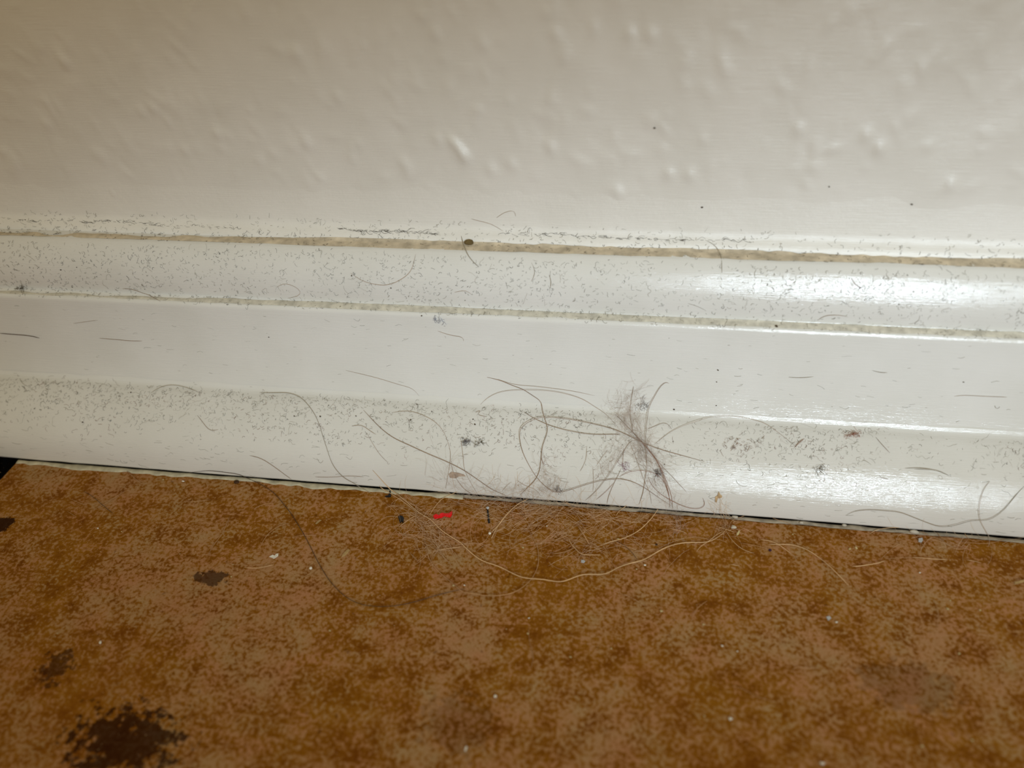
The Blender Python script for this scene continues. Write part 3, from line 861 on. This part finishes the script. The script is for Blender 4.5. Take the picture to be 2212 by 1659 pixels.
fluff('hair_fluff', M_FLUFFB, [(880, 1110), (905, 1130), (925, 1150), (945, 1170), (970, 1190)], (22, 16), 150, (25, 80), 'fair fluff matted on the tile between black crumb and red scrap', (0.014, 0.026), 11, 0.8)
fluff('hair_fluff', M_FLUFFB, [(1000, 1085), (1080, 1095), (1160, 1102), (1260, 1112), (1370, 1120)], (60, 16), 250, (30, 100), 'thin mat of fair hairs on the tile along the joint', (0.013, 0.026), 12, 0.6)
fluff('hair_fluff', M_FLUFFB, [(1080, 1150), (1180, 1165), (1300, 1175), (1400, 1165)], (60, 26), 130, (30, 90), 'sparse fair hairs spread over the tile beyond the joint', (0.013, 0.024), 13, 0.4)
fluff('hair_fluff', M_FLUFFB, [(1560, 1095), (1565, 1120), (1575, 1145), (1590, 1150)], (14, 12), 70, (14, 45), 'little knot of fluff below the chipped paint spot', (0.013, 0.024), 14, 0.8)
fluff('hair_fluff', M_FLUFFB, [(1950, 1150), (2050, 1165), (2130, 1170)], (50, 10), 40, (25, 70), 'few wisps along the joint by the grey wavy hair', (0.013, 0.024), 15, 0.5)


# ------------------------------------------------------------------ crumbs, chips and beads
def blob(name, u, v, size, mat, label, cat, group=None, sub=2, rough=0.25, seed=0, rot=0.0, flat=True):
    """an irregular grain of size (along, across, thick) mm resting on what lies under that pixel"""
    P, N = hit(u, v)
    r = np.random.default_rng(seed + int(u * 7 + v))
    import bmesh
    bm = bmesh.new()
    bmesh.ops.create_icosphere(bm, subdivisions=sub, radius=1.0)
    co = np.array([w.co[:] for w in bm.verts])
    k = r.normal(size=(4, 3)) * 1.5
    bmp = 1 + rough * np.sin(co @ k.T + r.uniform(0, 6, 4)).mean(1) * 1.6
    co = co * bmp[:, None] * (np.array(size) * 0.5)
    c, s = math.cos(rot), math.sin(rot)
    co = np.column_stack([co[:, 0] * c - co[:, 1] * s, co[:, 0] * s + co[:, 1] * c, co[:, 2]])
    co[:, 2] -= co[:, 2].min()
    X = np.array([1.0, 0, 0])
    Y = np.cross(N, X)
    W = P + co[:, :1] * X + co[:, 1:2] * Y + (co[:, 2:3] + 0.02) * N
    F = [[q.index for q in f.verts] for f in bm.faces]
    bm.free()
    return tag(mesh_obj(name, W, F, mat), label, cat, group)


def flake(name, pts_px, thick, mat, label, cat, curl=0.0, group=None):
    """a thin chip with the outline seen in the photo, lying on the surface, with real thickness"""
    c = np.mean(pts_px, axis=0)
    P0, N = hit(*c)
    top, bot = [], []
    for k, (u, v) in enumerate(pts_px):
        d = ray(u, v)
        t = ((P0 - CAM) @ N) / (d @ N)
        P = CAM + t * d
        lift = 0.03 + curl * (0.5 + 0.5 * math.sin(k * 2.1))
        bot.append(P + N * lift)
        top.append(P + N * (lift + thick))
    n = len(top)
    V = bot + top
    F = [tuple(range(n))[::-1], tuple(range(n, 2 * n))] + [(k, (k + 1) % n, n + (k + 1) % n, n + k) for k in range(n)]
    return tag(mesh_obj(name, V, F, mat, smooth=False), label, cat, group)


M_WHITE = simple('white_chip', (236, 233, 222), 0.5, 0.05)
M_CREAM = simple('cream_crumb', (206, 190, 140), 0.7, 0.15)
M_RED = simple('red_plastic', (240, 18, 26), 0.35, 0.12)
M_BLACK = simple('black_plastic', (14, 14, 20), 0.5, 0.2)
M_GREYC = simple('grey_white_chip', (190, 194, 198), 0.5, 0.1)
M_HUSK = simple('dry_husk', (180, 150, 100), 0.7, 0.2)
M_BROWNC = simple('brown_crumb', (70, 44, 22), 0.8, 0.25)
M_OLIVE = simple('olive_brown_crumb', (110, 92, 56), 0.9, 0.3)
M_PURPLE = simple('purple_speck', (60, 22, 52), 0.7, 0.2)


def v3(pts, view='3'):
    ox, oy, k = VIEW[view]
    return [(ox + a / k, oy + b / k) for a, b in pts]


rs = bpy.data.objects.new('red_scrap', None)
COL.objects.link(rs)
rs.location = Vector(pos(957, 1118) * S)
tag(rs, 'bright red torn plastic scrap lying on the tile', 'scrap')
for pts in ([(1305, 872), (1340, 852), (1375, 860), (1395, 882), (1352, 897), (1322, 894)], [(1374, 880), (1390, 848), (1415, 828), (1445, 842), (1436, 868), (1402, 884)],
            [(1430, 864), (1448, 846), (1490, 838), (1534, 814), (1530, 852), (1508, 876), (1468, 872)]):
    f = flake('lobe', v3(pts), 0.45, M_RED, None, None, 0.25)
    f.parent = rs
    f.matrix_parent_inverse = Matrix.Translation(-rs.location)

flake('paint_chip', v3([(1560, 1348), (1600, 1328), (1625, 1336), (1640, 1316), (1668, 1312), (1666, 1335), (1645, 1352), (1612, 1372), (1590, 1355)], '2'), 0.18, M_WHITE,
      'white jagged paint chip lying on the brown tile', 'chip', 0.1)
blob('round_bead', 671.8, 1229, (0.75, 0.75, 0.6), M_WHITE, 'tiny round white bead near the jagged paint chip', 'bead', rough=0.03)
blob('round_bead', 1058, 1154, (0.7, 0.7, 0.6), M_WHITE, 'tiny white bead at the tip of two blond hairs', 'bead', rough=0.05)
blob('round_bead', 1070, 1505.5, (0.62, 0.62, 0.5), M_WHITE, 'tiny white bead alone on open mottled tile', 'bead', rough=0.05)
flake('black_crumb', v3([(888, 880), (905, 866), (940, 870), (956, 892), (950, 915), (948, 944), (930, 925), (908, 945), (900, 915)]), 0.5, M_BLACK, 'blocky black crumb on the tile below the pale sealant', 'crumb')
flake('black_crumb', v3([(728, 626), (765, 618), (780, 600), (782, 565), (796, 558), (800, 600), (797, 632), (750, 634)]), 0.3, M_BLACK, 'black comma-shaped crumb at the edge of the pale sealant', 'crumb')
bs = bpy.data.objects.new('black_sliver', None)
COL.objects.link(bs)
tag(bs, 'thin black sliver with a grey fuzzy head on the tile', 'sliver')
flake('shaft', v3([(1946, 790), (1964, 790), (1974, 870), (1982, 940), (1962, 946), (1953, 870)]), 0.3, M_BLACK, None, None).parent = bs
h = blob('fuzzy_head', 1053, 1099, (0.85, 0.8, 0.5), M_GREYC, None, None, rough=0.5)
h.parent = bs
tag(h, 'grey fuzzy head')
flake('husk', v3([(210, 1352), (225, 1320), (265, 1275), (290, 1258), (307, 1268), (290, 1295), (250, 1335)]), 0.22, M_HUSK, 'straw-coloured pointed husk beside the dark sweeping hair', 'husk')
flake('husk', v3([(2110, 950), (2130, 925), (2165, 905), (2182, 908), (2155, 928), (2125, 955)], '2'), 0.15, M_HUSK, 'small curved straw-coloured husk close to the dark sweeping hair', 'husk')
flake('straw_piece', v3([(2095, 1545), (2150, 1532), (2212, 1512), (2300, 1500), (2300, 1522), (2205, 1540), (2140, 1556), (2098, 1562)], '7'), 0.35, M_HUSK, 'forked straw piece lying far out on the tile', 'straw')
flake('pale_chip', v3([(945, 1030), (990, 1020), (998, 1050), (985, 1065), (950, 1055)], '7'), 0.5, M_GREYC, 'grey-white cube-like chip on the tile near the moulding', 'chip')
flake('pale_chip', v3([(1410, 1390), (1440, 1385), (1462, 1402), (1440, 1420), (1412, 1412)], '4'), 0.2, M_GREYC, 'bluish white chip below the two curved blond hairs', 'chip')
flake('pale_chip', v3([(1030, 645), (1050, 640), (1060, 652), (1042, 668)], 'J'), 0.15, M_GREYC, 'bluish transparent chip on open tile', 'chip')
flake('cream_crumb', v3([(1330, 975), (1345, 945), (1365, 922), (1372, 940), (1355, 972), (1338, 982)], '6'), 0.3, M_CREAM, 'cream angular crumb beside the knot of fluff', 'crumb')
flake('cream_crumb', v3([(188, 1120), (212, 1122), (222, 1142), (200, 1140)], '7'), 0.25, M_CREAM, 'larger of two cream crumbs above the upturned hair', 'crumb')
flake('cream_crumb', v3([(112, 1142), (135, 1134), (146, 1142), (125, 1154)], '7'), 0.2, M_CREAM, 'smaller of two cream crumbs above the upturned hair', 'crumb')
flake('white_sliver', v3([(900, 1550), (908, 1522), (921, 1524), (910, 1552)], 'I'), 0.15, M_WHITE, 'short white sliver on the reddish open tile', 'sliver')
blob('white_grain', 218, 1389, (0.55, 0.7, 0.4), M_WHITE, 'small white grain on the dark dim tile area', 'grain')
blob('brown_crumb', 512, 1042, (1.7, 1.3, 0.6), M_BROWNC, 'dark brown crumb touching the pale sealant strip', 'crumb')
blob('brown_crumb', 1015, 523, (2.2, 1.3, 1.3), M_OLIVE, 'olive brown crumb wedged in the top groove of the baseboard', 'crumb')
blob('dark_speck', 1663, 1189, (0.7, 0.7, 0.3), M_PURPLE, 'purple speck on the tile near crossing blond hairs', 'speck')
blob('dark_speck', 1418, 1177, (0.6, 0.5, 0.3), M_BROWNC, 'dark brown speck on the tile above the thick blond hair', 'speck')
M_DRIP = simple('dusty_paint_drip', (190, 182, 166), 0.5, 0.1)
for (u, v, sz, lab) in [(1588, 1115, (2.0, 1.2, 0.7), 'white paint drip on the joint below the chipped paint spot'), (1731, 1127, (1.3, 1.0, 0.6), 'first small paint drip along the joint under the highlight'),
                        (1823, 1133, (1.6, 1.1, 0.6), 'second small paint drip along the joint under the highlight'), (1976, 1146, (3.0, 1.3, 0.8), 'broad flattened paint drip above the grey-white cube chip')]:
    blob('paint_drip', u, v, tuple(q * 0.75 for q in sz), M_DRIP, lab, 'drip', rough=0.35)
blob('fuzz_ball', 1583, 1141, (1.6, 1.2, 0.7), M_DUSTP, 'pale soft fuzz ball beside the cream angular crumb', 'fuzz', rough=0.5)

M_GRIT = simple('dark_grit', (84, 70, 54), 0.8, 0.25)
for k, (u, v, s_) in enumerate([(283, 848, .6), (75, 883, .6), (179, 912, .6), (636, 899, .45), (692, 900, .6), (769, 899, .5), (901, 874, .45), (933, 889, .4), (887, 907, .6), (1026, 917, .6), (1022, 906, .5),
                                (581, 728, .45), (911, 682, .5), (55, 475, .5), (166, 577, .4), (132, 583, .45), (1551, 799, .5), (1548, 825, .35), (1547, 876, .45), (1456, 884, .6), (1435, 1003, .5),
                                (2081, 825, .5), (1677, 706, .9), (760, 596, .45), (845, 622, .45), (1517, 447, .7), (1414, 276, .6), (1969, 441, .7), (1791, 403, .55), (1858, 622, .7)]):
    blob('grit_speck', u, v, (s_ * 0.75, s_ * 0.6, s_ * 0.4), M_GRIT, 'dark grit speck ' + whereabouts((u, v), {**FACEMARKS, **MOULDMARKS}), 'speck', 'dark grit specks on the white paint', sub=1, rough=0.4)
for k, (u, v, s_) in enumerate([(212, 1142, .45), (263, 1149, .4), (353, 1037, .5), (396, 1041, .8), (500, 1247, .5), (504, 1220, .5), (1181, 1137, .5), (1130, 1184, .6), (1335, 1165, .6), (1393, 1222, .7),
                                (1375, 1230, .5), (980, 1266, .6), (1003, 1265, .5), (713, 1363, .5), (1141, 1370, .5), (1143, 1336, .5), (1232, 1420, .5), (1320, 1402, .5), (1593, 1408, .4), (1520, 1350, .7),
                                (1429, 1321, .7), (1806, 1345, .5), (2117, 1319, .5), (2046, 1316, .6), (1987, 1238, .5), (2053, 1298, .4), (2071, 1413, .6), (1578, 1553, .8), (1521, 1547, .5), (1992, 1613, .6),
                                (1776, 1650, .9), (2100, 1600, .5), (1712, 1155, .4), (1560, 1396, .5)]):
    blob('pale_crumb', u, v, (s_, s_ * 0.7, s_ * 0.5), M_CREAM if k % 3 else M_WHITE, 'tiny %s crumb %s' % ('cream' if k % 3 else 'white', whereabouts((u, v), FLOORMARKS)), 'crumb', 'tiny pale crumbs on the tile', sub=1, rough=0.5)


def lint(u, v, w, hgt, count, mat, label, seed):
    return fluff('lint_clump', mat, [(u - w, v), (u, v - hgt * 0.2), (u + w, v)], (w * 0.7, hgt * 0.6), count, (6, 16), label, (0.02, 0.04), seed, 0.5, 'stuff', 'lint', 0.5)


M_LINTD = simple('dark_lint', (128, 122, 124), 0.9, 0.2, 400, 0.1)
lint(1008, 955, 5, 7, 40, M_LINTD, 'dark bluish lint clump on the moulding beside the open ring hair', 21)
lint(1036, 958, 8, 7, 26, M_DUSTD, 'looser brown lint next to the dark bluish clump', 22)
lint(1420, 1022, 3, 4, 34, M_LINTD, 'dark purple lint caught below the bowed reddish hair', 23)
lint(1389, 875, 9, 8, 26, M_LINTD, 'spidery grey lint on the flat face beside the hooked hair', 24)
lint(1349, 1010, 4, 7, 24, simple('pink_lint', (176, 140, 160), 0.9), 'pink lint knot hanging below the tuft', 25)
lint(1770, 1013, 5, 6, 20, M_DUSTD, 'grey lint flake on the dusty moulding above the highlight', 26)
lint(947, 690, 7, 5, 18, simple('blue_lint', (140, 150, 170), 0.9), 'bluish lint speck just under the middle ledge', 27)
lint(45, 625, 4, 5, 20, M_DUSTD, 'grey lint lump on the middle ledge at its dim end', 28)
lint(1207, 1057, 3, 3, 18, M_LINTD, 'black lint dot at the lowest point of the open ring hair', 29)
lint(1600, 965, 24, 20, 50, M_DUSTR, 'reddish fuzzy patch on the dusty moulding top', 30)
lint(1842, 940, 10, 4, 34, simple('rust_lint', (170, 110, 84), 0.9), 'rusty lint at the bright crease above the moulding', 31)

# scuffed paint on the rounded moulding
M_SCUFF = simple('bare_wood_scuff', (176, 156, 138), 0.85, 0.3, 900)
flake('scuff_mark', [(969, 1024), (975, 1019), (990, 1021), (1003, 1025), (1006, 1029), (992, 1029), (985, 1033), (972, 1032)], 0.05, M_SCUFF, 'brown scuff mark low on the rounded moulding', 'scuff')
M_RAW = simple('raw_chipped_spot', (192, 164, 124), 0.8, 0.3, 1200)
flake('scuff_mark', [(1545, 1073), (1550, 1070), (1553, 1062), (1556, 1068), (1560, 1071), (1559, 1075), (1551, 1076), (1548, 1085), (1545, 1084)], 0.08, M_RAW, 'chipped paint spot with raw tan edge on the moulding', 'scuff')

# grit too fine to count
VV, FF, off = [], [], 0
gr = np.random.default_rng(99)
for _ in range(2600):
    x, y = gr.uniform(-200, 160), -32 - 110 * gr.random() ** 1.2
    s_ = gr.uniform(0.04, 0.11) * (1.6 if gr.random() < 0.06 else 1)
    c = np.array([x, y, s_ * 0.4])
    o6 = np.array([(1, 0, 0), (0, 1, 0), (-1, 0, 0), (0, -1, 0), (0, 0, 1), (0, 0, -0.6)]) * s_ * gr.uniform(0.5, 1.4, (6, 1))
    VV.append(c + o6)
    FF += [(off + a, off + b, off + 4) for a, b in ((0, 1), (1, 2), (2, 3), (3, 0))] + [(off + b, off + a, off + 5) for a, b in ((0, 1), (1, 2), (2, 3), (3, 0))]
    off += 6
tag(mesh_obj('grit', np.vstack(VV), FF, simple('pale_grit', (196, 166, 120), 0.8, 0.3, 3000), smooth=False), 'fine pale grit dusting the mottled tiles', 'grit', None, 'stuff')
